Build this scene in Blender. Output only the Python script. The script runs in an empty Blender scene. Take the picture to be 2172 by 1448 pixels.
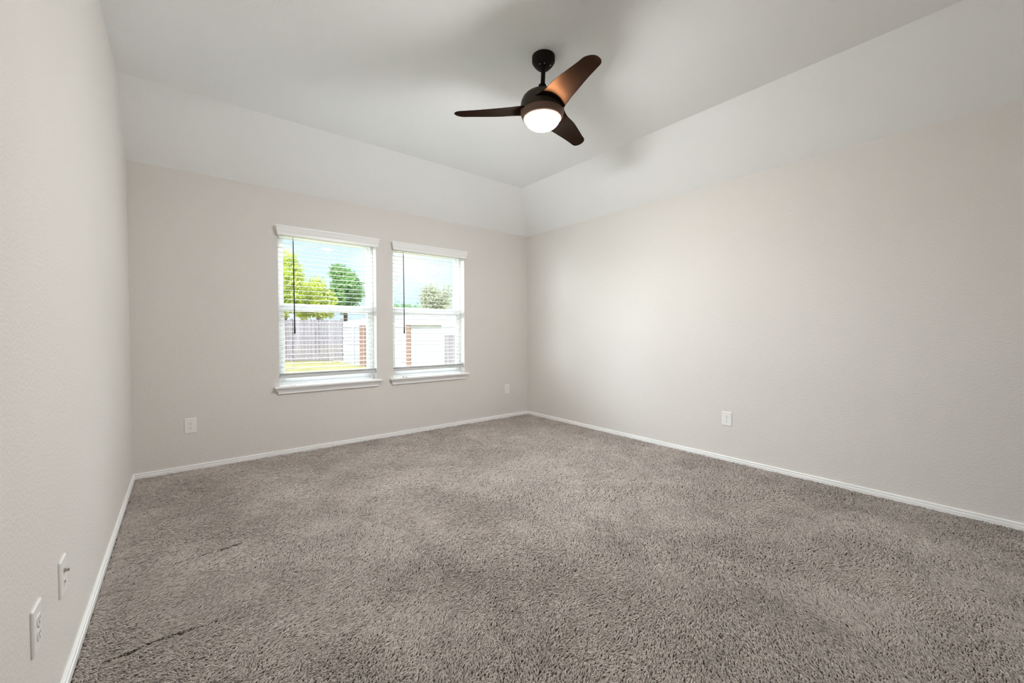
import bpy, bmesh, math, random
import numpy as np
from mathutils import Vector, Matrix

random.seed(7)
rng = np.random.default_rng(7)
S = bpy.context.scene
COL = S.collection

# ------------------------------------------------------------------ camera
FPX = 866.87                       # focal length in pixels of the 2172 px wide frame
YAW, PITCH, ROLL = 0.678483, -0.022882, -0.001425
CAM = Vector((0.313586, 0.0, 1.131627))
fwd = Vector((math.sin(YAW) * math.cos(PITCH), math.cos(YAW) * math.cos(PITCH), math.sin(PITCH)))
r0 = Vector((math.cos(YAW), -math.sin(YAW), 0))
u0 = r0.cross(fwd)
right = r0 * math.cos(ROLL) + u0 * math.sin(ROLL)
up = -r0 * math.sin(ROLL) + u0 * math.cos(ROLL)
cd = bpy.data.cameras.new('camera')
cd.sensor_fit = 'HORIZONTAL'
cd.sensor_width = 36.0
cd.lens = FPX * 36.0 / 2172.0
cd.clip_start = 0.02
cam = bpy.data.objects.new('camera', cd)
M3 = Matrix((right, up, -fwd)).transposed()
cam.matrix_world = Matrix.Translation(CAM) @ M3.to_4x4()
COL.objects.link(cam)
S.camera = cam

# ------------------------------------------------------------------ world, sun, exposure
S.view_settings.view_transform = 'Standard'
S.view_settings.look = 'None'
S.view_settings.gamma = 1.0
S.view_settings.use_curve_mapping = False
S.view_settings.exposure = 2.17
S.cycles.max_bounces = 16
S.cycles.diffuse_bounces = 10
S.cycles.glossy_bounces = 4
S.cycles.transmission_bounces = 6
S.cycles.transparent_max_bounces = 12
S.cycles.caustics_reflective = False
S.cycles.caustics_refractive = False
S.cycles.sample_clamp_indirect = 8.0

W_LOW, W_HIGH = 0.30, 0.45         # sky radiance near the horizon and high up
world = bpy.data.worlds.new('world')
S.world = world
world.use_nodes = True
nt = world.node_tree
nt.nodes.clear()
def wn(t, **k):
    n = nt.nodes.new(t)
    for a, b in k.items():
        setattr(n, a, b)
    return n
tc = wn('ShaderNodeTexCoord')
sep = wn('ShaderNodeSeparateXYZ')
nt.links.new(tc.outputs['Generated'], sep.inputs[0])
noise = wn('ShaderNodeTexNoise')
noise.inputs['Scale'].default_value = 5.0
noise.inputs['Detail'].default_value = 6.0
noise.inputs['Roughness'].default_value = 0.55
mp = wn('ShaderNodeMapping')
mp.inputs['Scale'].default_value = (1, 1, 2.6)
mp.inputs['Location'].default_value = (0.3, 0.15, 0.2)
nt.links.new(tc.outputs['Generated'], mp.inputs[0])
nt.links.new(mp.outputs[0], noise.inputs['Vector'])
cr = wn('ShaderNodeValToRGB')
cr.color_ramp.elements[0].position = 0.45
cr.color_ramp.elements[0].color = (0.63, 0.79, 1.0, 1)
cr.color_ramp.elements[1].position = 0.68
cr.color_ramp.elements[1].color = (0.93, 0.95, 1.0, 1)
nt.links.new(noise.outputs['Fac'], cr.inputs[0])
el = wn('ShaderNodeMapRange')
el.interpolation_type = 'SMOOTHSTEP'
el.inputs['From Min'].default_value = 0.27
el.inputs['From Max'].default_value = 0.60
el.inputs['To Min'].default_value = W_LOW
el.inputs['To Max'].default_value = W_HIGH
nt.links.new(sep.outputs['Z'], el.inputs['Value'])
bg = wn('ShaderNodeBackground')
nt.links.new(cr.outputs['Color'], bg.inputs['Color'])
nt.links.new(el.outputs[0], bg.inputs['Strength'])
wo = wn('ShaderNodeOutputWorld')
nt.links.new(bg.outputs[0], wo.inputs['Surface'])

sd = bpy.data.lights.new('sun', 'SUN')
sd.energy = 1.1
sd.angle = 0.01
sd.color = (1.0, 0.95, 0.86)
sun = bpy.data.objects.new('sun', sd)
sun.rotation_euler = Vector((0.45, 0.75, -0.9)).to_track_quat('-Z', 'Y').to_euler()
sun.location = (0, -8, 12)
COL.objects.link(sun)

# added fill lights outdoors, left of and above the window view, brightening the room
def fill_light(name, loc, aim, sx, sy, power, col):
    ad = bpy.data.lights.new(name, 'AREA')
    ad.shape = 'RECTANGLE'
    ad.size, ad.size_y = sx, sy
    ad.energy = power
    ad.color = col
    o = bpy.data.objects.new(name, ad)
    o.location = loc
    o.rotation_euler = (Vector(aim) - Vector(loc)).to_track_quat('-Z', 'Y').to_euler()
    COL.objects.link(o)
P_LEFT, P_HIGH, P_TOP = 160.0, 150.0, 300.0
FILL_COL = (0.86, 0.94, 1.0)
fill_light('fill_left', (-3.6, 6.9, 2.0), (2.4, 4.3, 1.3), 3.2, 3.2, P_LEFT, FILL_COL)
fill_light('fill_high', (-1.2, 9.6, 3.3), (2.0, 4.3, 1.4), 3.4, 2.4, P_HIGH, FILL_COL)
fill_light('fill_top', (2.0, 6.8, 4.4), (2.0, 4.3, 1.4), 4.0, 2.0, P_TOP, FILL_COL)

LAMP = 93.0

# ------------------------------------------------------------------ room measures
D, W, H = 4.26719, 4.022496, 2.44
HC, SB, SR = 2.871444, 0.467551, 0.484870
YF = -1.5                          # wall behind the camera
TW = 0.16                          # wall thickness
WIN = [(1.003, 1.913), (2.094, 3.003)]
ZB, ZT = 0.632, 2.085

def lin(r, g, b):
    f = lambda c: (c / 255 / 12.92) if c / 255 <= 0.04045 else ((c / 255 + 0.055) / 1.055) ** 2.4
    return (f(r), f(g), f(b), 1)

# ------------------------------------------------------------------ materials
def mat(name, col, rough=0.6, metal=0.0, spec=0.5, bump=None, vary=None):
    """bump=(scale, strength, distance), vary=(scale, amount)"""
    m = bpy.data.materials.new(name)
    m.use_nodes = True
    n, l = m.node_tree.nodes, m.node_tree.links
    b = n['Principled BSDF']
    b.inputs['Base Color'].default_value = col
    b.inputs['Roughness'].default_value = rough
    b.inputs['Metallic'].default_value = metal
    b.inputs['Specular IOR Level'].default_value = spec
    t = n.new('ShaderNodeTexCoord')
    if bump:
        nz = n.new('ShaderNodeTexNoise')
        nz.inputs['Scale'].default_value = bump[0]
        nz.inputs['Detail'].default_value = 3.0
        l.new(t.outputs['Object'], nz.inputs['Vector'])
        bp = n.new('ShaderNodeBump')
        bp.inputs['Strength'].default_value = bump[1]
        bp.inputs['Distance'].default_value = bump[2]
        l.new(nz.outputs['Fac'], bp.inputs['Height'])
        l.new(bp.outputs[0], b.inputs['Normal'])
    if vary:
        nv = n.new('ShaderNodeTexNoise')
        nv.inputs['Scale'].default_value = vary[0]
        nv.inputs['Detail'].default_value = 4.0
        l.new(t.outputs['Object'], nv.inputs['Vector'])
        mr = n.new('ShaderNodeMapRange')
        mr.inputs['From Min'].default_value = 0.25
        mr.inputs['From Max'].default_value = 0.75
        mr.inputs['To Min'].default_value = 1 - vary[1]
        mr.inputs['To Max'].default_value = 1 + vary[1]
        l.new(nv.outputs['Fac'], mr.inputs['Value'])
        mx = n.new('ShaderNodeMix')
        mx.data_type = 'RGBA'
        mx.blend_type = 'MULTIPLY'
        mx.inputs['Factor'].default_value = 1.0
        mx.inputs['A'].default_value = col
        l.new(mr.outputs[0], mx.inputs['B'])
        l.new(mx.outputs['Result'], b.inputs['Base Color'])
    return m

WALLC = (0.745, 0.72, 0.69, 1)
M = {}
M['wall'] = mat('wall_paint', WALLC, 0.85, spec=0.25, bump=(95, 0.6, 0.0038), vary=(1.3, 0.012))
M['ceil'] = mat('ceiling_paint', (0.89, 0.90, 0.90, 1), 0.9, spec=0.2, bump=(95, 0.5, 0.0028), vary=(1.3, 0.01))
M['trim'] = mat('white_trim_paint', (0.91, 0.91, 0.91, 1), 0.35, bump=(60, 0.04, 0.001))
M['vinyl'] = mat('white_vinyl', (0.86, 0.87, 0.88, 1), 0.35, bump=(80, 0.03, 0.001))
M['slat'] = mat('white_slat', (0.62, 0.62, 0.62, 1), 0.45, bump=(140, 0.05, 0.0006))
M['plate'] = mat('white_plastic', (0.87, 0.865, 0.85, 1), 0.3, bump=(90, 0.02, 0.0004))
M['slot'] = mat('dark_slot', (0.03, 0.03, 0.03, 1), 0.6, bump=(200, 0.05, 0.0003))
M['nickel'] = mat('dull_metal', (0.45, 0.44, 0.42, 1), 0.35, metal=1.0, bump=(300, 0.05, 0.0003))
M['bronze'] = mat('dark_bronze', (0.014, 0.0085, 0.0055, 1), 0.55, spec=0.12, bump=(260, 0.05, 0.0004), vary=(8, 0.05))
M['bronze2'] = mat('bronze_housing', (0.040, 0.026, 0.018, 1), 0.45, spec=0.3, bump=(260, 0.05, 0.0004), vary=(8, 0.05))
def blade_mat():
    m = mat('blade_finish', (0.0065, 0.0056, 0.005, 1), 0.8, spec=0.0, bump=(260, 0.05, 0.0004), vary=(8, 0.05))
    n, l = m.node_tree.nodes, m.node_tree.links
    g = n.new('ShaderNodeBsdfGlossy')
    g.inputs['Color'].default_value = BLADE_SHEEN
    g.inputs['Roughness'].default_value = 0.37
    ad = n.new('ShaderNodeAddShader')
    l.new(n['Principled BSDF'].outputs[0], ad.inputs[0])
    l.new(g.outputs[0], ad.inputs[1])
    l.new(ad.outputs[0], n['Material Output'].inputs['Surface'])
    return m
BLADE_SHEEN = (0.021, 0.0082, 0.0033, 1)
M['blade'] = blade_mat()
M['ring'] = mat('bronze_ring', (0.17, 0.105, 0.078, 1), 0.5, spec=0.2, bump=(260, 0.05, 0.0004))
M['black'] = mat('black_plastic', (0.02, 0.02, 0.022, 1), 0.4, bump=(200, 0.05, 0.0003))
M['cord'] = mat('white_cord', (0.8, 0.8, 0.78, 1), 0.8, bump=(400, 0.2, 0.0005))
M['floor'] = mat('carpet_backing', (0.07, 0.055, 0.045, 1), 0.95, spec=0.1, bump=(300, 0.6, 0.003), vary=(60, 0.2))  # colour darkened to put shade into the gaps between tufts

def glass_mat():
    m = bpy.data.materials.new('window_glass')
    m.use_nodes = True
    n, l = m.node_tree.nodes, m.node_tree.links
    n.clear()
    tr = n.new('ShaderNodeBsdfTransparent')
    tr.inputs[0].default_value = (0.95, 0.97, 0.96, 1)
    gl = n.new('ShaderNodeBsdfGlossy')
    gl.inputs['Roughness'].default_value = 0.0
    lw = n.new('ShaderNodeLayerWeight')
    lw.inputs['Blend'].default_value = 0.5
    pw = n.new('ShaderNodeMath')
    pw.operation = 'POWER'
    pw.inputs[1].default_value = 5.0
    l.new(lw.outputs['Facing'], pw.inputs[0])
    fr = n.new('ShaderNodeMath')
    fr.operation = 'MULTIPLY_ADD'
    fr.inputs[1].default_value = 0.8
    fr.inputs[2].default_value = 0.03
    l.new(pw.outputs[0], fr.inputs[0])
    mx = n.new('ShaderNodeMixShader')
    o = n.new('ShaderNodeOutputMaterial')
    l.new(fr.outputs[0], mx.inputs[0])
    l.new(tr.outputs[0], mx.inputs[1])
    l.new(gl.outputs[0], mx.inputs[2])
    l.new(mx.outputs[0], o.inputs['Surface'])
    return m
M['glass'] = glass_mat()

def lamp_mat():
    m = bpy.data.materials.new('lit_frosted_glass')
    m.use_nodes = True
    n, l = m.node_tree.nodes, m.node_tree.links
    n.clear()
    e = n.new('ShaderNodeEmission')
    e.inputs['Color'].default_value = (1.0, 0.992, 0.98, 1)
    e.inputs['Strength'].default_value = LAMP
    o = n.new('ShaderNodeOutputMaterial')
    l.new(e.outputs[0], o.inputs['Surface'])
    return m
M['lamp'] = lamp_mat()

# ------------------------------------------------------------------ mesh helpers
class MB:
    def __init__(self):
        self.v, self.f = [], []
    def add(self, vs, fs):
        o = len(self.v)
        self.v += [tuple(p) for p in vs]
        self.f += [tuple(i + o for i in f) for f in fs]
        return self
    def box(self, x0, x1, y0, y1, z0, z1):
        return self.add([(x0, y0, z0), (x1, y0, z0), (x1, y1, z0), (x0, y1, z0),
                         (x0, y0, z1), (x1, y0, z1), (x1, y1, z1), (x0, y1, z1)],
                        [(0, 3, 2, 1), (4, 5, 6, 7), (0, 1, 5, 4), (1, 2, 6, 5), (2, 3, 7, 6), (3, 0, 4, 7)])
    def prism(self, poly, fa, fb):
        """closed polygon swept between two maps 2d -> 3d"""
        n = len(poly)
        vs = [fa(p) for p in poly] + [fb(p) for p in poly]
        fs = [(i, (i + 1) % n, (i + 1) % n + n, i + n) for i in range(n)]
        return self.add(vs, fs + [tuple(range(n))[::-1], tuple(range(n, 2 * n))])
    def lathe(self, prof, c, seg=48, ax='z', sgn=1):
        """prof: (radius, height) pairs around an axis through c"""
        vs, fs = [], []
        for r, h in prof:
            for i in range(seg):
                a = 2 * math.pi * i / seg
                p, q = r * math.cos(a), r * math.sin(a)
                if ax == 'z':
                    vs.append((c[0] + p, c[1] + q, c[2] + h))
                elif ax == 'x':
                    vs.append((c[0] + h * sgn, c[1] + p, c[2] + q))
                else:
                    vs.append((c[0] + p, c[1] + h * sgn, c[2] + q))
        for k in range(len(prof) - 1):
            for i in range(seg):
                j = (i + 1) % seg
                fs.append((k * seg + i, k * seg + j, (k + 1) * seg + j, (k + 1) * seg + i))
        fs.append(tuple(range(seg))[::-1])
        m = (len(prof) - 1) * seg
        fs.append(tuple(range(m, m + seg)))
        return self.add(vs, fs)
    def tube(self, a, b, ra, rb=None, seg=10):
        rb = ra if rb is None else rb
        a, b = Vector(a), Vector(b)
        d = (b - a).normalized()
        u = d.orthogonal().normalized()
        w = d.cross(u)
        vs = []
        for p, r in ((a, ra), (b, rb)):
            for i in range(seg):
                t = 2 * math.pi * i / seg
                vs.append(p + u * (r * math.cos(t)) + w * (r * math.sin(t)))
        fs = [(i, (i + 1) % seg, (i + 1) % seg + seg, i + seg) for i in range(seg)]
        return self.add(vs, fs + [tuple(range(seg))[::-1], tuple(range(seg, 2 * seg))])
    def build(self, name, m, parent=None, smooth=False, bevel=0, fix=True):
        me = bpy.data.meshes.new(name)
        me.from_pydata(self.v, [], self.f)
        if fix:
            bm = bmesh.new()
            bm.from_mesh(me)
            bmesh.ops.recalc_face_normals(bm, faces=bm.faces)
            bm.to_mesh(me)
            bm.free()
        me.materials.append(m)
        if smooth:
            me.shade_smooth()
        o = bpy.data.objects.new(name, me)
        COL.objects.link(o)
        if parent is not None:
            o.parent = parent
            o.matrix_parent_inverse = Matrix.Translation(parent.location).inverted()
        if bevel:
            b = o.modifiers.new('bevel', 'BEVEL')
            b.width = bevel
            b.segments = 2
            b.limit_method = 'ANGLE'
        if smooth:
            e = o.modifiers.new('edges', 'EDGE_SPLIT')
            e.split_angle = math.radians(40)
        return o

def tag(o, label, cat, group=None, kind=None):
    o['label'] = label
    o['category'] = cat
    if group:
        o['group'] = group
    if kind:
        o['kind'] = kind
    return o

def struct(o, label=None):
    o['kind'] = 'structure'
    if label:
        o['label'] = label
    return o

def empty(name, loc):
    o = bpy.data.objects.new(name, None)
    o.location = loc
    o.empty_display_size = 0.05
    COL.objects.link(o)
    return o

def ray(px, py):
    return fwd + right * ((px - 1086) / FPX) - up * ((py - 724) / FPX)
def at_depth(px, py, d):
    return CAM + ray(px, py) * d

# ------------------------------------------------------------------ room shell
def wall_back():
    mb = MB()
    xs = [-TW, WIN[0][0], WIN[0][1], WIN[1][0], WIN[1][1], W + TW]
    zs = [-0.12, ZB, ZT, H]
    for i in range(5):
        for k in range(3):
            if k == 1 and i in (1, 3):
                continue
            x0, x1, z0, z1 = xs[i], xs[i + 1], zs[k], zs[k + 1]
            mb.add([(x0, D, z0), (x1, D, z0), (x1, D, z1), (x0, D, z1)], [(0, 1, 2, 3)])
            mb.add([(x0, D + TW, z0), (x1, D + TW, z0), (x1, D + TW, z1), (x0, D + TW, z1)], [(3, 2, 1, 0)])
    for x0, x1 in WIN:
        mb.add([(x0, D, ZB), (x0, D + TW, ZB), (x0, D + TW, ZT), (x0, D, ZT)], [(0, 1, 2, 3)])
        mb.add([(x1, D, ZB), (x1, D + TW, ZB), (x1, D + TW, ZT), (x1, D, ZT)], [(3, 2, 1, 0)])
        mb.add([(x0, D, ZB), (x1, D, ZB), (x1, D + TW, ZB), (x0, D + TW, ZB)], [(0, 1, 2, 3)])
        mb.add([(x0, D, ZT), (x1, D, ZT), (x1, D + TW, ZT), (x0, D + TW, ZT)], [(3, 2, 1, 0)])
    mb.add([(-TW, D, H), (W + TW, D, H), (W + TW, D + TW, H), (-TW, D + TW, H)], [(0, 1, 2, 3)])
    mb.add([(-TW, D, -.12), (-TW, D + TW, -.12), (-TW, D + TW, H), (-TW, D, H)], [(0, 1, 2, 3)])
    mb.add([(W + TW, D, -.12), (W + TW, D + TW, -.12), (W + TW, D + TW, H), (W + TW, D, H)], [(3, 2, 1, 0)])
    return mb.build('wall_back', M['wall'], fix=False)
struct(wall_back(), 'greige window wall with two white windows')

mb = MB()   # left wall follows the slope of the ceiling
mb.prism([(YF, -.12), (D, -.12), (D, H), (D - SB, HC), (YF, HC)], lambda p: (0, p[0], p[1]), lambda p: (-TW, p[0], p[1]))
struct(mb.build('wall_left', M['wall']), 'greige left wall with two low wall plates')
mb = MB()
mb.box(W, W + TW, YF, D, -.12, H)
struct(mb.build('wall_right', M['wall']), 'long plain greige right wall')
mb = MB()
mb.prism([(-TW, -.12), (W + TW, -.12), (W + TW, H), (W, H), (W - SR, HC), (-TW, HC)], lambda p: (p[0], YF, p[1]), lambda p: (p[0], YF - TW, p[1]))
struct(mb.build('wall_front', M['wall']))

mb = MB()
c = [(0, YF, HC), (W - SR, YF, HC), (W - SR, D - SB, HC), (0, D - SB, HC), (0, D, H), (W, D, H), (W, YF, H)]
mb.add(c, [(0, 3, 2, 1), (3, 4, 5, 2), (1, 2, 5, 6)])
t = 0.2
c2 = [(-TW, YF - TW, HC + t), (W + TW, YF - TW, HC + t), (W + TW, D + TW, HC + t), (-TW, D + TW, HC + t)]
mb.add(c2, [(0, 1, 2, 3)])
for a, b in ((0, 1), (1, 2), (2, 3), (3, 0)):
    p, q = c2[a], c2[b]
    mb.add([p, q, (q[0], q[1], H), (p[0], p[1], H)], [(0, 1, 2, 3)])
struct(mb.build('ceiling', M['ceil'], fix=False), 'white tray ceiling with sloped edges')

mb = MB()
mb.box(-TW, W + TW, YF - TW, D + TW, -0.14, -0.006)
struct(mb.build('floor', M['floor']))

# baseboards: flat lower part, groove, thin bead on top
BP = [(0, -.006), (.0125, -.006), (.0125, .021), (.0085, .0235), (.0085, .0275), (.0105, .029), (.0105, .0365), (.006, .0405), (0, .0405)]
def base(name, fa, fb, label):
    struct(MB().prism(BP, fa, fb).build(name, M['trim']), label)
base('baseboard_back', lambda p: (p[0], D - p[0], p[1]), lambda p: (W - p[0], D - p[0], p[1]), 'white baseboard under the windows')
base('baseboard_left', lambda p: (p[0], YF + p[0], p[1]), lambda p: (p[0], D - p[0], p[1]), 'white baseboard along the left wall')
base('baseboard_right', lambda p: (W - p[0], YF + p[0], p[1]), lambda p: (W - p[0], D - p[0], p[1]), 'white baseboard along the right wall')
base('baseboard_front', lambda p: (p[0], YF + p[0], p[1]), lambda p: (W - p[0], YF + p[0], p[1]), 'white baseboard behind the viewer')

# ------------------------------------------------------------------ windows
GY = D + 0.115
def make_window(n, x0, x1):
    root = empty('window_%d' % n, ((x0 + x1) / 2, D + 0.1, ZB))
    struct(root, ['', 'white double hung window left of the pair', 'white double hung window right of the pair'][n])
    e = 0.03
    f = MB()
    ya, yb = D + 0.09, D + 0.15
    for a in ((x0, x0 + e, ZB, ZT), (x1 - e, x1, ZB, ZT)):
        f.box(a[0], a[1], ya, yb, a[2], a[3])
    f.box(x0 + e, x1 - e, ya, yb, ZT - e, ZT)
    f.box(x0 + e, x1 - e, ya, yb, ZB, ZB + e)
    f.build('window_frame', M['vinyl'], root, bevel=0.003)
    s = 0.033
    xa, xb = x0 + e, x1 - e
    def sash(name, z0, z1, y0, y1, lo, hi):
        m = MB()
        m.box(xa, xa + s, y0, y1, z0, z1)
        m.box(xb - s, xb, y0, y1, z0, z1)
        m.box(xa + s, xb - s, y0, y1, z0, z0 + lo)
        m.box(xa + s, xb - s, y0, y1, z1 - hi, z1)
        o = m.build(name, M['vinyl'], root, bevel=0.003)
        g = MB()
        gy = (y0 + y1) / 2
        g.box(xa + s - .004, xb - s + .004, gy - .002, gy + .002, z0 + lo - .004, z1 - hi + .004)
        p = g.build('pane', M['glass'], root)
    sash('upper_sash', 1.362, ZT - e, D + 0.122, D + 0.145, 0.045, s)
    sash('lower_sash', ZB + e, 1.398, D + 0.094, D + 0.118, 0.05, 0.066)
    # lock on the meeting rail
    m = MB()
    m.box((x0 + x1) / 2 - .025, (x0 + x1) / 2 + .025, D + 0.095, D + 0.118, 1.398, 1.408)
    m.build('sash_lock', M['vinyl'], root, bevel=0.002)
    # stool with horns
    ov = 0.042
    m = MB()
    sx0, sx1 = x0 - ov, x1 + ov
    yfr = D - 0.05
    prof = [(yfr + .004, ZB - .016), (yfr, ZB - .011), (yfr, ZB - .003), (yfr + .004, ZB + .002), (D - .0005, ZB + .002), (D - .0005, ZB - .016)]
    m.prism(prof, lambda p: (sx0, p[0], p[1]), lambda p: (sx1, p[0], p[1]))
    m.box(x0 + .0005, x1 - .0005, D - .0005, D + 0.09, ZB, ZB + .002)
    m.build('window_sill', M['trim'], root)
    # crown shaped apron below it, mitred ends
    m = MB()
    ap = [(0.0005, -.016), (.040, -.016), (.040, -.022), (.030, -.030), (.022, -.044), (.018, -.052), (.018, -.066), (.012, -.071), (.0005, -.071)]
    m.prism(ap, lambda p: (x0 - p[0] + .002, D - p[0], ZB + p[1]), lambda p: (x1 + p[0] - .002, D - p[0], ZB + p[1]))
    m.build('apron', M['trim'], root)
    return root
make_window(1, *WIN[0])
make_window(2, *WIN[1])

# ------------------------------------------------------------------ blinds
def make_blind(x0, x1, label, zoff):
    root = empty('window_blind', ((x0 + x1) / 2, D + 0.045, 2.0))
    tag(root, label, 'blind', 'white slatted blinds in the two windows')
    # valance: crown board with mitred returns standing proud of the wall
    pr = [(.034, 2.022), (.038, 2.026), (.038, 2.046), (.042, 2.060), (.048, 2.090), (.052, 2.098), (.052, 2.108), (.041, 2.108), (.030, 2.04), (.026, 2.022)]
    a, b = x0 + 0.024, x1 - 0.022
    m = MB()
    m.prism(pr, lambda p: (a - p[0] + .005, D - p[0], p[1]), lambda p: (b + p[0] - .005, D - p[0], p[1]))
    for sg, xe in ((-1, a - .005), (1, b + .005)):
        q = [(.022, 2.022), (.026, 2.026), (.026, 2.05), (.037, 2.09), (.038, 2.108), (.028, 2.108), (.016, 2.04), (.016, 2.022)]
        m.prism([(t_ - .012, z_) for t_, z_ in q], lambda p: (xe + sg * p[0], D - .001, p[1]), lambda p: (xe + sg * (p[0]), D - .030, p[1]))
    m.build('valance', M['trim'], root)
    m = MB()
    m.box(x0 + .004, x1 - .004, D + .018, D + .072, 2.030, 2.078)
    m.build('headrail', M['slat'], root)
    # slats, slightly crowned
    m = MB()
    xa, xb = x0 + .006, x1 - .006
    yc, hw = D + .045, .0185
    zs = []
    z = 2.004 + zoff
    while z > 0.748:
        zs.append(z)
        z -= 0.0432
    zs += [0.742, 0.7375, 0.733]
    for z in zs:
        dz = random.uniform(-.0008, .0008)
        n = 5
        top, bot = [], []
        for i in range(n):
            s = -1 + 2 * i / (n - 1)
            zz = z + dz + .0016 * (1 - s * s) + .0009 * s
            top.append((yc + hw * s, zz + .0011))
            bot.append((yc + hw * s, zz - .0011))
        m.prism(top + bot[::-1], lambda p: (xa, p[0], p[1]), lambda p: (xb, p[0], p[1]))
    m.build('slats', M['slat'], root)
    m = MB()
    m.box(xa, xb, yc - .026, yc + .026, 0.703, 0.728)
    m.build('bottom_rail', M['slat'], root, bevel=0.004)
    m = MB()
    for fr in (0.13, 0.5, 0.87):
        xc = x0 + fr * (x1 - x0)
        for yy in (yc - .021, yc + .021):
            m.tube((xc, yy, 2.03), (xc, yy, .715), .0007, seg=6)
    m.build('ladder_cord', M['cord'], root)
    # tilt wand hanging in front of the slats
    m = MB()
    xw = x0 + 0.130
    yw = D + .010
    m.tube((xw, yw + .010, 2.02), (xw, yw, 1.985), .0022, seg=8)
    m.tube((xw, yw, 1.985), (xw + .003, yw - .004, 1.20), .0042, .0056, seg=8)
    m.tube((xw + .003, yw - .004, 1.20), (xw + .003, yw - .004, 1.125), .0056, .0085, seg=8)
    m.tube((xw + .003, yw - .004, 1.125), (xw + .003, yw - .004, 1.118), .0085, .003, seg=8)
    m.build('tilt_wand', M['black'], root, smooth=True)['label'] = 'black tilt wand'
    return root
make_blind(*WIN[0], 'white slatted blind with black wand in the left window', 0.0)
make_blind(*WIN[1], 'white slatted blind with black wand in the right window', 0.006)

# small hold down brackets lying on the sills
def bracket(px, py, label, m):
    d = ray(px, py)
    k = (ZB + .002 - CAM.z) / d.z
    p = CAM + d * k
    b = MB()
    x, y, z = p.x, min(p.y, D - .012), ZB + .0022
    b.box(x - .026, x + .026, y - .009, y + .009, z, z + .003)
    b.box(x - .026, x - .022, y - .009, y + .009, z + .003, z + .014)
    b.box(x + .018, x + .022, y - .005, y + .005, z + .003, z + .009)
    tag(b.build('blind_bracket', m, bevel=.0008), label, 'bracket', 'loose blind brackets')
bracket(617, 815.5, 'small clear white bracket lying on the left window sill', M['vinyl'])
bracket(855, 799, 'small grey bracket lying on the right window sill', M['nickel'])

# ------------------------------------------------------------------ wall plates
def rounded(w, h, r, n=5):
    pts = []
    for cx, cy, a0 in ((w / 2 - r, h / 2 - r, 0), (-w / 2 + r, h / 2 - r, 90), (-w / 2 + r, -h / 2 + r, 180), (w / 2 - r, -h / 2 + r, 270)):
        for i in range(n):
            a = math.radians(a0 + 90 * i / (n - 1))
            pts.append((cx + r * math.cos(a), cy + r * math.sin(a)))
    return pts

def frame_of(wall, u, z):
    """maps (s, t, o): s along the wall to the viewer's right, t up, o out of the wall"""
    if wall == 'back':
        return lambda s, t, o: (u + s, D - o, z + t), (u, D, z)
    if wall == 'right':
        return lambda s, t, o: (W - o, u - s, z + t), (W, u, z)
    return lambda s, t, o: (o, u + s, z + t), (0, u, z)

def slab(mb, F, poly, o0, o1, sh=0.0, ds=0, dt=0):
    k = 1 - sh
    mb.prism(poly, lambda p: F(p[0] + ds, p[1] + dt, o0), lambda p: F(p[0] * k + ds, p[1] * k + dt, o1))

def plate_body(F, root, w, h):
    m = MB()
    slab(m, F, rounded(w, h, .004), 0.0004, .0035)
    slab(m, F, rounded(w - .001, h - .001, .004), .0035, .0065, sh=.05)
    m.build('cover_plate', M['plate'], root)

def outlet(wall, u, z, label, w=.079, h=.124):
    F, loc = frame_of(wall, u, z)
    root = empty('power_outlet', loc)
    tag(root, label, 'outlet', 'wall plates near the floor')
    plate_body(F, root, w, h)
    for dt in (.0195, -.0195):
        m = MB()
        slab(m, F, [(x, y) for x, y in rounded(.034, .029, .010)], .0060, .0088, sh=.04, dt=dt)
        face = m.build('socket_face', M['plate'], root)
        m = MB()
        for ds, hh in ((-.0063, .0040), (.0063, .0032)):
            slab(m, F, [(-.0011, -hh), (.0011, -hh), (.0011, hh), (-.0011, hh)], .0086, .00905, ds=ds, dt=dt + .004)
        slab(m, F, rounded(.0052, .0052, .0025), .0086, .00905, dt=dt - .0075)
        so = m.build('slots', M['slot'], face)
        so.matrix_parent_inverse = Matrix.Identity(4)
        so['label'] = 'dark socket slots'
    m = MB()
    slab(m, F, rounded(.006, .006, .0029), .0062, .0078)
    m.build('screw', M['nickel'], root)
outlet('back', .3535, .3675, 'white power outlet on the window wall, left of the left window')
outlet('back', 3.665, .3795, 'white power outlet on the window wall by the far corner')
outlet('right', 1.596, .3705, 'white power outlet alone on the long right wall', w=.083)
outlet('left', 1.607, .358, 'white power outlet on the left wall, nearest the camera', w=.083)

def cable_plate(u, z):
    F, loc = frame_of('left', u, z)
    root = empty('cable_wall_plate', loc)
    tag(root, 'white cable plate with metal coaxial stub on the left wall', 'wall plate', 'wall plates near the floor')
    plate_body(F, root, .083, .118)
    m = MB()
    q = Vector(F(0, .016, 0.006))
    m.lathe([(.0072, 0), (.0072, .003), (.0048, .003), (.0048, .012), (.0040, .0125)], q, seg=20, ax='x')
    m.build('coaxial_connector', M['nickel'], root, smooth=True)['label'] = 'metal coaxial stub'
    m = MB()
    slab(m, F, rounded(.017, .020, .002), .0060, .0085, dt=-.020)
    j = m.build('data_jack', M['plate'], root)
    m = MB()
    slab(m, F, [(-.005, -.004), (.005, -.004), (.005, .004), (-.005, .004)], .0083, .0088, dt=-.020)
    s_ = m.build('jack_opening', M['slot'], j)
    s_.matrix_parent_inverse = Matrix.Identity(4)
cable_plate(1.909, .354)

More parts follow.
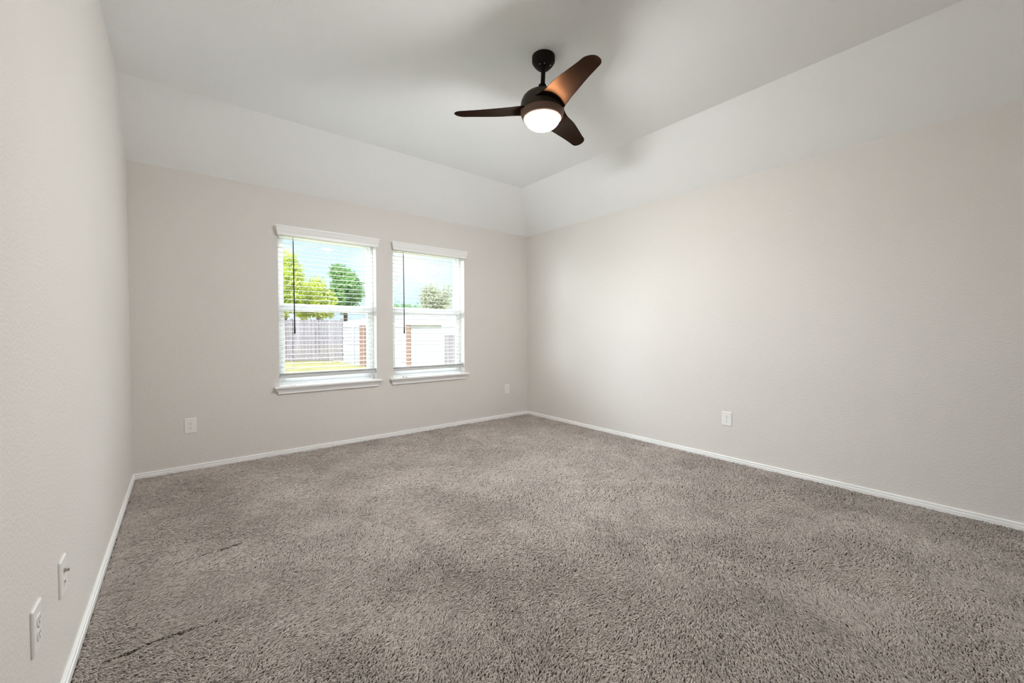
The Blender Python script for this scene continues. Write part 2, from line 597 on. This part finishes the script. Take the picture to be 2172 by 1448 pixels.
# ------------------------------------------------------------------ ceiling fan
AX, AY, AM = 2.1188, 1.9183, 1.9283      # canopy and, a little off plumb, motor
fan = empty('ceiling_fan', (AX, AY, HC))
tag(fan, 'dark bronze three blade ceiling fan with lit bowl light', 'ceiling fan')
def lat(name, prof, m, parent=fan, seg=64):
    return MB().lathe(prof, (AX, AY if name == 'canopy' else AM, 0), seg=seg).build(name, m, parent, smooth=True)
lat('canopy', [(.072, HC - .0005), (.0725, 2.846), (.0715, 2.838), (.066, 2.828), (.058, 2.817), (.046, 2.804), (.034, 2.794), (.018, 2.789)], M['bronze'])
can = bpy.data.objects['canopy']
for k, a in enumerate((200, 235, 285)):
    aa = math.radians(a)
    m = MB()
    m.lathe([(.0035, -.0008), (.0035, .0008), (.002, .0016)], (AX + .051 * math.cos(aa), AY + .051 * math.sin(aa), 2.7995), seg=12)
    s_ = m.build('screw', M['nickel'], can)
    s_.matrix_parent_inverse = can.matrix_parent_inverse
    s_.parent = can
MB().tube((AX, AM, 2.66), (AX, AY, 2.795), .0140, seg=24).build('downrod', M['bronze'], fan, smooth=True)
lat('yoke_cover', [(.046, 2.648), (.036, 2.668), (.026, 2.690), (.024, 2.700), (.018, 2.704)], M['bronze'], seg=40)
lat('motor_cap', [(.1285, 2.6045), (.124, 2.615), (.110, 2.630), (.088, 2.642), (.058, 2.650), (.030, 2.652)], M['bronze2'])
lat('motor_housing', [(.1345, 2.528), (.138, 2.545), (.1385, 2.570), (.136, 2.588), (.1305, 2.602), (.127, 2.603)], M['bronze2'])
lat('light_ring', [(.1065, 2.484), (.111, 2.482), (.119, 2.4855), (.127, 2.494), (.134, 2.508), (.1375, 2.5255), (.133, 2.5275)], M['ring'])
gp = []
for i in range(13):
    a = math.radians(90 * i / 12)
    gp.append((max(.1075 * math.cos(a), .0005), 2.484 - .062 * math.sin(a)))
lat('glass_bowl', gp[::-1], M['lamp'])['label'] = 'glowing white glass bowl'

BQ = dict(zb=2.553, phi=2.1481, R=0.551, dr=0.0136, b0=-0.1906, b1=-0.1645)
WA = [0.117, 0.1237, 0.1376, 0.1536, 0.1691, 0.1784]
WB = [-0.0927, -0.0455, -0.0137, 0.0315, 0.0646, 0.0806]
KN = np.array([0, .2, .45, .7, .88, 1.0])
def spl(t, w):
    w = np.array(w)
    m = np.gradient(w, KN)
    i = np.clip(np.searchsorted(KN, t) - 1, 0, len(KN) - 2)
    h = KN[i + 1] - KN[i]
    s = (t - KN[i]) / h
    return (2*s**3 - 3*s**2 + 1)*w[i] + (s**3 - 2*s**2 + s)*h*m[i] + (-2*s**3 + 3*s**2)*w[i+1] + (s**3 - s**2)*h*m[i+1]
def blade(k):
    N, C_ = 40, 11
    t = 1 - (1 - np.linspace(0, 1, N)) ** 1.6
    r = .09 + (BQ['R'] - .09) * t
    th = BQ['phi'] + k * 2 * math.pi / 3
    a, b = spl(t, WA), spl(t, WB)
    tip = np.clip((1 - t) / .10, 0, 1)
    e = np.sqrt(1 - (1 - tip) ** 2 + 1e-9)
    e[-1] = max(e[-1], .02)
    mid = (a + b) / 2
    a, b = mid + (a - mid) * e, mid + (b - mid) * e
    be = BQ['b0'] + (BQ['b1'] - BQ['b0']) * t
    z = BQ['zb'] + BQ['dr'] * t
    vs = []
    for side in (1, -1):
        for i in range(N):
            for j in range(C_):
                s = j / (C_ - 1)
                w = b[i] + (a[i] - b[i]) * s
                cam_ = .010 * (1 - (2 * s - 1) ** 2) * e[i]      # cupped underneath
                th_ = (.0038 * math.sqrt(max(1 - (2 * s - 1) ** 2, 0)) + .0012) * e[i]
                x = r[i] * math.cos(th) - w * math.sin(th) * math.cos(be[i])
                y = r[i] * math.sin(th) + w * math.cos(th) * math.cos(be[i])
                vs.append((AX + x, AM + y, z[i] + w * math.sin(be[i]) + cam_ - .004 + side * th_))
    fs = []
    Q = N * C_
    for i in range(N - 1):
        for j in range(C_ - 1):
            q = i * C_ + j
            fs.append((q, q + 1, q + C_ + 1, q + C_))
            fs.append((Q + q, Q + q + C_, Q + q + C_ + 1, Q + q + 1))
        for j in (0, C_ - 1):
            q = i * C_ + j
            fs.append((q, q + C_, Q + q + C_, Q + q))
    for i in (0, N - 1):
        for j in range(C_ - 1):
            q = i * C_ + j
            fs.append((q, q + 1, Q + q + 1, Q + q))
    return MB().add(vs, fs).build('blade', M['blade'], fan, smooth=True)
for k in range(3):
    blade(k)

# ------------------------------------------------------------------ carpet pile
def vnoise(x, y, cell, seed):
    """smooth value noise in [-1, 1]"""
    g = np.random.default_rng(seed).uniform(-1, 1, (256, 256))
    u, v = x / cell + 1000, y / cell + 1000
    i, j = np.floor(u).astype(int), np.floor(v).astype(int)
    fu, fv = u - i, v - j
    fu, fv = fu * fu * (3 - 2 * fu), fv * fv * (3 - 2 * fv)
    i0, i1, j0, j1 = i % 256, (i + 1) % 256, j % 256, (j + 1) % 256
    return (g[i0, j0] * (1 - fu) * (1 - fv) + g[i1, j0] * fu * (1 - fv) + g[i0, j1] * (1 - fu) * fv + g[i1, j1] * fu * fv)

def carpet():
    pts = []
    s0 = 0.0061
    # bands of growing tuft spacing with distance from the viewpoint
    bands = [(0.0, 1.9, 1.0), (1.9, 2.7, 1.25), (2.7, 3.7, 1.6), (3.7, 9.0, 2.0)]
    fx, fy = fwd.x, fwd.y
    for d0, d1, k in bands:
        s = s0 * k
        xs = np.arange(0.016, W - 0.016, s)
        ys = np.arange(-0.6, D - 0.016, s)
        X, Y = np.meshgrid(xs, ys)
        X = X.ravel() + rng.uniform(-.45, .45, X.size) * s
        Y = Y.ravel() + rng.uniform(-.45, .45, Y.size) * s
        dep = (X - CAM.x) * fx + Y * fy
        lat_ = (X - CAM.x) * fy - Y * fx
        dd = np.sqrt(dep ** 2 + (Y - CAM.y) ** 2 * 0)
        ok = (dep >= d0) & (dep < d1) & (dep > 0.75) & (np.abs(lat_) < 1.45 * dep + 0.25)
        pts.append(np.stack([X[ok], Y[ok], np.full(ok.sum(), k)], 1))
    P = np.concatenate(pts)
    x, y, k = P.T
    # pressed creases left by furniture: no tufts along them
    keep = np.ones(len(x), bool)
    def crease(p, q, wd, wob, x, y):
        p, q = np.array(p), np.array(q)
        L = np.hypot(*(q - p))
        d = (q - p) / L
        sx = (x - p[0]) * d[0] + (y - p[1]) * d[1]
        sy = -(x - p[0]) * d[1] + (y - p[1]) * d[0] + wob * vnoise(x, y, .05, 31)
        inside = (sx > 0) & (sx < L)
        return inside & (np.abs(sy) < wd * (0.6 + 0.5 * np.clip(np.minimum(sx, L - sx) / .05, 0, 1)))
    for c_ in (((.08, 1.949), (.232, 1.972), .0062, .004), ((.232, 1.972), (.43, 1.953), .0068, .004),
               ((.25, 2.575), (.545, 2.603), .0072, .002)):
        for off in (0.0, .008, .015):          # neither roots nor leaning tips stay in the groove
            keep &= ~crease(*c_, x + off, y)
    keep &= (np.hypot(x - 1.854, y - .675) > .010)
    x, y, k = x[keep], y[keep], k[keep]
    n = len(x)
    big = vnoise(x, y, .55, 3) + .5 * vnoise(x, y, .23, 4)
    ang = .25 + 0.8 * big + 0.6 * vnoise(x, y, .05, 5) + rng.normal(0, .28, n)
    lean = np.clip(.76 + .30 * vnoise(x, y, .35, 8) + rng.normal(0, .12, n), .15, 1.0)
    L = (.0215 + rng.uniform(-.004, .006, n)) * (k ** .75)
    h = (.0072 + rng.uniform(-.0042, .0024, n)) * (1.15 - .45 * lean) * (k ** .25) + .0012 * vnoise(x, y, .03, 9)
    dx, dy = np.cos(ang), np.sin(ang)
    side = rng.normal(0, .0022, n) * k
    NP = 5
    pos = np.zeros((n, NP, 3))
    for i, (a, b, c_) in enumerate(((0, 0, 0), (.10, .62, .4), (.38, 1.0, 1.0), (.70, .98, .2), (1.0, .70, -.6))):
        ll = L * lean * a
        pos[:, i, 0] = x + dx * ll - dy * side * c_
        pos[:, i, 1] = y + dy * ll + dx * side * c_
        pos[:, i, 2] = -.007 + h * b
    pos[:, :, 0] = np.clip(pos[:, :, 0], .0145, W - .0145)
    pos[:, :, 1] = np.minimum(pos[:, :, 1], D - .0145)
    rad = np.outer((.0019 + rng.uniform(-.0004, .0004, n)) * (k ** .8), [0.9, 1.0, 1.0, .95, .55])
    cu = bpy.data.hair_curves.new('carpet_pile')
    cu.add_curves([NP] * n)
    cu.position_data.foreach_set('vector', pos.reshape(-1).astype(np.float32))
    ra = cu.attributes.get('radius') or cu.attributes.new('radius', 'FLOAT', 'POINT')
    ra.data.foreach_set('value', rad.reshape(-1).astype(np.float32))
    tn = np.clip(.5 + .5 * (vnoise(x, y, .42, 12) * .30 + vnoise(x, y, .13, 13) * .3 + rng.normal(0, .34, n)), 0, 1)
    ta = cu.attributes.new('tone', 'FLOAT', 'CURVE')
    ta.data.foreach_set('value', tn.astype(np.float32))
    m = bpy.data.materials.new('carpet_yarn')
    m.use_nodes = True
    nn, l = m.node_tree.nodes, m.node_tree.links
    b = nn['Principled BSDF']
    b.inputs['Roughness'].default_value = 0.9
    b.inputs['Specular IOR Level'].default_value = 0.15
    b.inputs['Sheen Weight'].default_value = 0.15
    b.inputs['Sheen Roughness'].default_value = 0.5
    at = nn.new('ShaderNodeAttribute')
    at.attribute_name = 'tone'
    rp = nn.new('ShaderNodeValToRGB')
    rp.color_ramp.elements[0].color = CARPET_A
    rp.color_ramp.elements[1].color = CARPET_B
    l.new(at.outputs['Fac'], rp.inputs[0])
    l.new(rp.outputs[0], b.inputs['Base Color'])
    cu.materials.append(m)
    o = bpy.data.objects.new('carpet_pile', cu)
    COL.objects.link(o)
    tag(o, 'grey brown shaggy wall to wall carpet pile', 'carpet', kind='stuff')
    print('tufts', n)
CARPET_A = (0.255, 0.22, 0.20, 1)
CARPET_B = (0.57, 0.515, 0.475, 1)
carpet()

# ------------------------------------------------------------------ the garden outside
GZ = -0.12
M['grass'] = mat('dry_lawn', (0.46, 0.42, 0.20, 1), 0.95, spec=0.1, bump=(30, 0.8, 0.03), vary=(2.5, 0.3))
M['fence'] = mat('weathered_wood', (0.33, 0.30, 0.35, 1), 0.9, spec=0.1, bump=(18, 0.5, 0.01), vary=(6, 0.3))
fn = M['fence'].node_tree          # weathering runs down the boards
for nz in [q for q in fn.nodes if q.type == 'TEX_NOISE']:
    mp_ = fn.nodes.new('ShaderNodeMapping')
    mp_.inputs['Scale'].default_value = (1.6, 1.6, 0.06)
    fn.links.new(nz.inputs['Vector'].links[0].from_socket, mp_.inputs[0])
    fn.links.new(mp_.outputs[0], nz.inputs['Vector'])
M['siding'] = mat('pale_siding', (0.60, 0.61, 0.67, 1), 0.8, spec=0.2, bump=(30, 0.1, 0.004), vary=(3, 0.05))
M['roof'] = mat('pale_shingle', (0.50, 0.49, 0.52, 1), 0.95, spec=0.1, bump=(25, 0.6, 0.01), vary=(9, 0.2))
M['cream'] = mat('cream_board', (0.78, 0.72, 0.55, 1), 0.7, bump=(30, 0.1, 0.004))
M['bark'] = mat('tree_bark', (0.16, 0.12, 0.09, 1), 0.95, bump=(20, 0.8, 0.02))

def brick_mat():
    m = bpy.data.materials.new('red_brick')
    m.use_nodes = True
    n, l = m.node_tree.nodes, m.node_tree.links
    b = n['Principled BSDF']
    b.inputs['Roughness'].default_value = 0.9
    t = n.new('ShaderNodeTexCoord')
    mp_ = n.new('ShaderNodeMapping')
    mp_.inputs['Rotation'].default_value = (math.radians(90), 0, 0)
    br = n.new('ShaderNodeTexBrick')
    br.inputs['Color1'].default_value = (0.36, 0.17, 0.12, 1)
    br.inputs['Color2'].default_value = (0.27, 0.14, 0.11, 1)
    br.inputs['Mortar'].default_value = (0.55, 0.5, 0.46, 1)
    br.inputs['Scale'].default_value = 4.5
    br.inputs['Mortar Size'].default_value = 0.02
    l.new(t.outputs['Object'], mp_.inputs[0])
    l.new(mp_.outputs[0], br.inputs['Vector'])
    l.new(br.outputs['Color'], b.inputs['Base Color'])
    return m
M['brick'] = brick_mat()

def leaf_mat(name, col):
    m = mat(name, col, 0.6, spec=0.2, vary=(1.5, 0.35))
    n, l = m.node_tree.nodes, m.node_tree.links
    b = n['Principled BSDF']
    b.inputs['Transmission Weight'].default_value = 0.0
    tr = n.new('ShaderNodeBsdfTranslucent')
    tr.inputs[0].default_value = tuple(min(1, c_ * 1.2) for c_ in col[:3]) + (1,)
    mx = n.new('ShaderNodeMixShader')
    mx.inputs[0].default_value = 0.4
    o = n['Material Output']
    l.new(b.outputs[0], mx.inputs[1])
    l.new(tr.outputs[0], mx.inputs[2])
    l.new(mx.outputs[0], o.inputs['Surface'])
    return m
M['leafY'] = leaf_mat('sunlit_leaves', (0.66, 0.72, 0.20, 1))
M['leafG'] = leaf_mat('green_leaves', (0.32, 0.50, 0.22, 1))
M['leafP'] = leaf_mat('pale_leaves', (0.58, 0.59, 0.45, 1))

# lawn
gnd = MB()
NX, NYy = 181, 131
gx = np.linspace(-30, 60, NX)
gy = np.linspace(D + TW + .01, 70, NYy)
HL = at_depth(728, 766, 18.4)          # where the lawn starts to fall towards the next house
def gz(x_, y_):
    s = (x_ - HL.x + 0.3) / 0.9
    s = max(0, min(1, s))
    q = max(0, min(1, (y_ - 9.0) / 5.0))
    return GZ - 0.85 * s * s * (3 - 2 * s) * q * q * (3 - 2 * q)
vs = [(a, b, gz(a, b)) for b in gy for a in gx]
fs = [(j * NX + i, j * NX + i + 1, (j + 1) * NX + i + 1, (j + 1) * NX + i) for j in range(NYy - 1) for i in range(NX - 1)]
tag(gnd.add(vs, fs).build('grass_ground', M['grass'], smooth=True), 'dry yellow lawn outside the windows', 'lawn', kind='stuff')

# timber fence
A, B = at_depth(300, 766, 17.3), at_depth(728, 763, 17.9)
A.z = B.z = GZ
fence = empty('garden_fence', (B.x, B.y, GZ))
tag(fence, 'weathered grey board fence seen through the left window', 'fence')
dirv = (B - A).normalized()
nrm = Vector((dirv.y, -dirv.x, 0))
FL = (B - A).length
def fbox(mb_, s0, s1, o0, o1, z0, z1):
    c_ = []
    for z_ in (z0, z1):
        for s_, o_ in ((s0, o0), (s1, o0), (s1, o1), (s0, o1)):
            p = A + dirv * s_ + nrm * o_
            c_.append((p.x, p.y, z_))
    mb_.add(c_, [(0, 3, 2, 1), (4, 5, 6, 7), (0, 1, 5, 4), (1, 2, 6, 5), (2, 3, 7, 6), (3, 0, 4, 7)])
m = MB()
s_ = 0.0
while s_ < FL - .05:
    w_ = .138
    tp = GZ + 1.80 + random.uniform(-.02, .02)
    fbox(m, s_, min(s_ + w_ - .022, FL), 0, .018, GZ + .03, tp)
    s_ += w_
m.build('boards', M['fence'], fence)
m = MB()
for z_ in (.25, .95, 1.6):
    fbox(m, 0, FL, -.045, -.002, GZ + z_, GZ + z_ + .085)
m.build('rail', M['fence'], fence)
for q in np.arange(FL, 0, -2.1):
    m = MB()
    fbox(m, q - .09, q, .02, .11, GZ, GZ + 1.84)
    m.build('post', M['fence'], fence)

# neighbouring house, low on the falling ground
hd = 21.0
HZ = GZ - 0.85 + 0.003
EZ = at_depth(860, 688, hd).z
hA, hB = at_depth(722, 700, hd), at_depth(1040, 700, hd)
hA.z = hB.z = HZ
house = empty('neighbour_house', (hA.x, hA.y, HZ))
tag(house, 'pale sided house with brick corners beyond the lawn', 'house')
hdir = (hB - hA).normalized()
hn = Vector((hdir.y, -hdir.x, 0))
HLn = (hB - hA).length
def hbox(mb_, s0, s1, o0, o1, z0, z1):
    c_ = []
    for z_ in (z0, z1):
        for s2, o2 in ((s0, o0), (s1, o0), (s1, o1), (s0, o1)):
            p = hA + hdir * s2 + hn * o2
            c_.append((p.x, p.y, z_))
    mb_.add(c_, [(0, 3, 2, 1), (4, 5, 6, 7), (0, 1, 5, 4), (1, 2, 6, 5), (2, 3, 7, 6), (3, 0, 4, 7)])
def hs(px):        # distance along the house front that shows at this column of the photograph
    d = ray(px, 700)
    n3 = Vector((hn.x, hn.y, 0))
    k = (hA - CAM).dot(n3) / d.dot(n3)
    return (CAM + d * k - hA).dot(hdir)
m = MB()
z_ = HZ
while z_ < EZ - .02:          # lap siding
    hbox(m, 0, HLn, -6.0, 0.0, z_, min(z_ + .185, EZ))
    hbox(m, 0, HLn, 0.0, .018, z_, min(z_ + .16, EZ))
    z_ += .185
m.build('siding', M['siding'], house)
def hp(s2, o2, z2):
    p = hA + hdir * s2 + hn * o2
    return (p.x, p.y, z2)
m = MB()
ov = .07
ra, rb = hs(690), HLn + ov
top = EZ + 0.62
vs = [hp(ra, ov, EZ), hp(rb, ov, EZ), hp(rb, -6 - ov, EZ), hp(ra, -6 - ov, EZ), hp(ra + 2.2, -3, top), hp(rb - 2.2, -3, top)]
m.add(vs, [(0, 1, 5, 4), (1, 2, 5), (2, 3, 4, 5), (3, 0, 4), (0, 3, 2, 1)])
m.build('roof', M['roof'], house)
m = MB()
hbox(m, ra, rb, ov - .03, ov, EZ - .12, EZ + .03)
m.build('fascia', M['siding'], house)
for a_, b_ in ((765, 776), (863, 871.5)):
    m = MB()
    hbox(m, hs(a_), hs(b_), .0, .16, HZ, EZ - .035)
    m.build('brick_pilaster', M['brick'], house)
m = MB()
hbox(m, hs(862), hs(938), .005, .19, EZ - .03, EZ + .13)
m.build('beam', M['cream'], house)['label'] = 'cream board over the brick pilaster'
m = MB()
hbox(m, hs(943), hs(968), .018, .05, HZ + .1, HZ + 1.95)
m.build('door', M['fence'], house)
m = MB()
hbox(m, hs(749), hs(752), .02, .09, HZ, EZ - .02)
m.build('downspout', M['siding'], house)

# trees
def tree(px, ptop, pbot, wpx, d, m, label, n=9000, leaf=.115, blobs=26, seed=1, grp='trees beyond the fence'):
    r_ = np.random.default_rng(seed)
    c = at_depth(px, (ptop + pbot) / 2, d)
    hx = wpx / 2 / FPX * d
    hz = (pbot - ptop) / 2 / FPX * d
    gz0 = max(gz(c.x + dx_, c.y + dy_) for dx_ in (-.6, 0, .6) for dy_ in (-.6, 0, .6)) + .02
    root = empty('tree', (c.x, c.y, gz0))
    tag(root, label, 'tree', grp)
    bl = []
    for i in range(blobs):
        v = r_.normal(0, 1, 3)
        v /= np.linalg.norm(v)
        v *= r_.uniform(.25, .78)
        bl.append((v[0] * hx, v[1] * hx * .8, v[2] * hz, r_.uniform(.26, .44)))
    vs, fs = [], []
    for i in range(n):
        b_ = bl[r_.integers(len(bl))]
        v = r_.normal(0, 1, 3)
        v /= np.linalg.norm(v)
        rr = b_[3] * (r_.uniform(.25, 1.0) + abs(r_.normal(0, .22)))
        p = np.array([c.x + b_[0] + v[0] * hx * rr, c.y + b_[1] + v[1] * hx * rr, c.z + b_[2] + v[2] * hz * rr])
        nn_ = v * .6 + r_.normal(0, .6, 3)
        nn_ /= np.linalg.norm(nn_)
        a_ = np.cross(nn_, r_.normal(0, 1, 3))
        a_ /= np.linalg.norm(a_)
        b2 = np.cross(nn_, a_)
        L_ = leaf * r_.uniform(.6, 1.3)
        o = len(vs)
        for s1, s2 in ((-1, 0), (-.1, .45), (1, 0), (-.1, -.45)):
            q = p + a_ * (L_ * s1) + b2 * (L_ * s2) + nn_ * (.12 * L_ * (1 - abs(s1)))
            vs.append(tuple(q))
        fs.append((o, o + 1, o + 2, o + 3))
    MB().add(vs, fs).build('foliage', m, root, fix=False)
    t_ = MB()
    t_.tube((c.x, c.y, gz0), (c.x + .1, c.y, c.z - hz * .2), .16, .10, seg=10)
    for i in range(6):
        b_ = bl[i]
        t_.tube((c.x + .05, c.y, c.z - hz * .5 + .15 * i * hz * .3), (c.x + b_[0] * .8, c.y + b_[1] * .8, c.z + b_[2] * .8), .06, .025, seg=8)
    t_.build('trunk', M['bark'], root)
tree(600, 535, 690, 90, 21, M['leafY'], 'tall yellow green tree at the left edge of the left window', seed=2)
tree(672, 586, 690, 92, 23, M['leafY'], 'bright yellow green tree in the middle of the left window', seed=3)
tree(730, 562, 672, 88, 25, M['leafG'], 'dense dark green round tree right in the left window', seed=4, n=11000)
tree(925, 585, 690, 78, 32, M['leafP'], 'pale leafy tree above the roof in the right window', seed=5, n=4200)
tree(855, 640, 690, 120, 42, M['leafG'], 'low distant green tree above the roof, left in the right window', seed=6, n=2600, grp='trees behind the house')
tree(1000, 632, 690, 130, 40, M['leafP'], 'pale tree behind the house at the right edge', seed=8, n=2600, grp='trees behind the house')
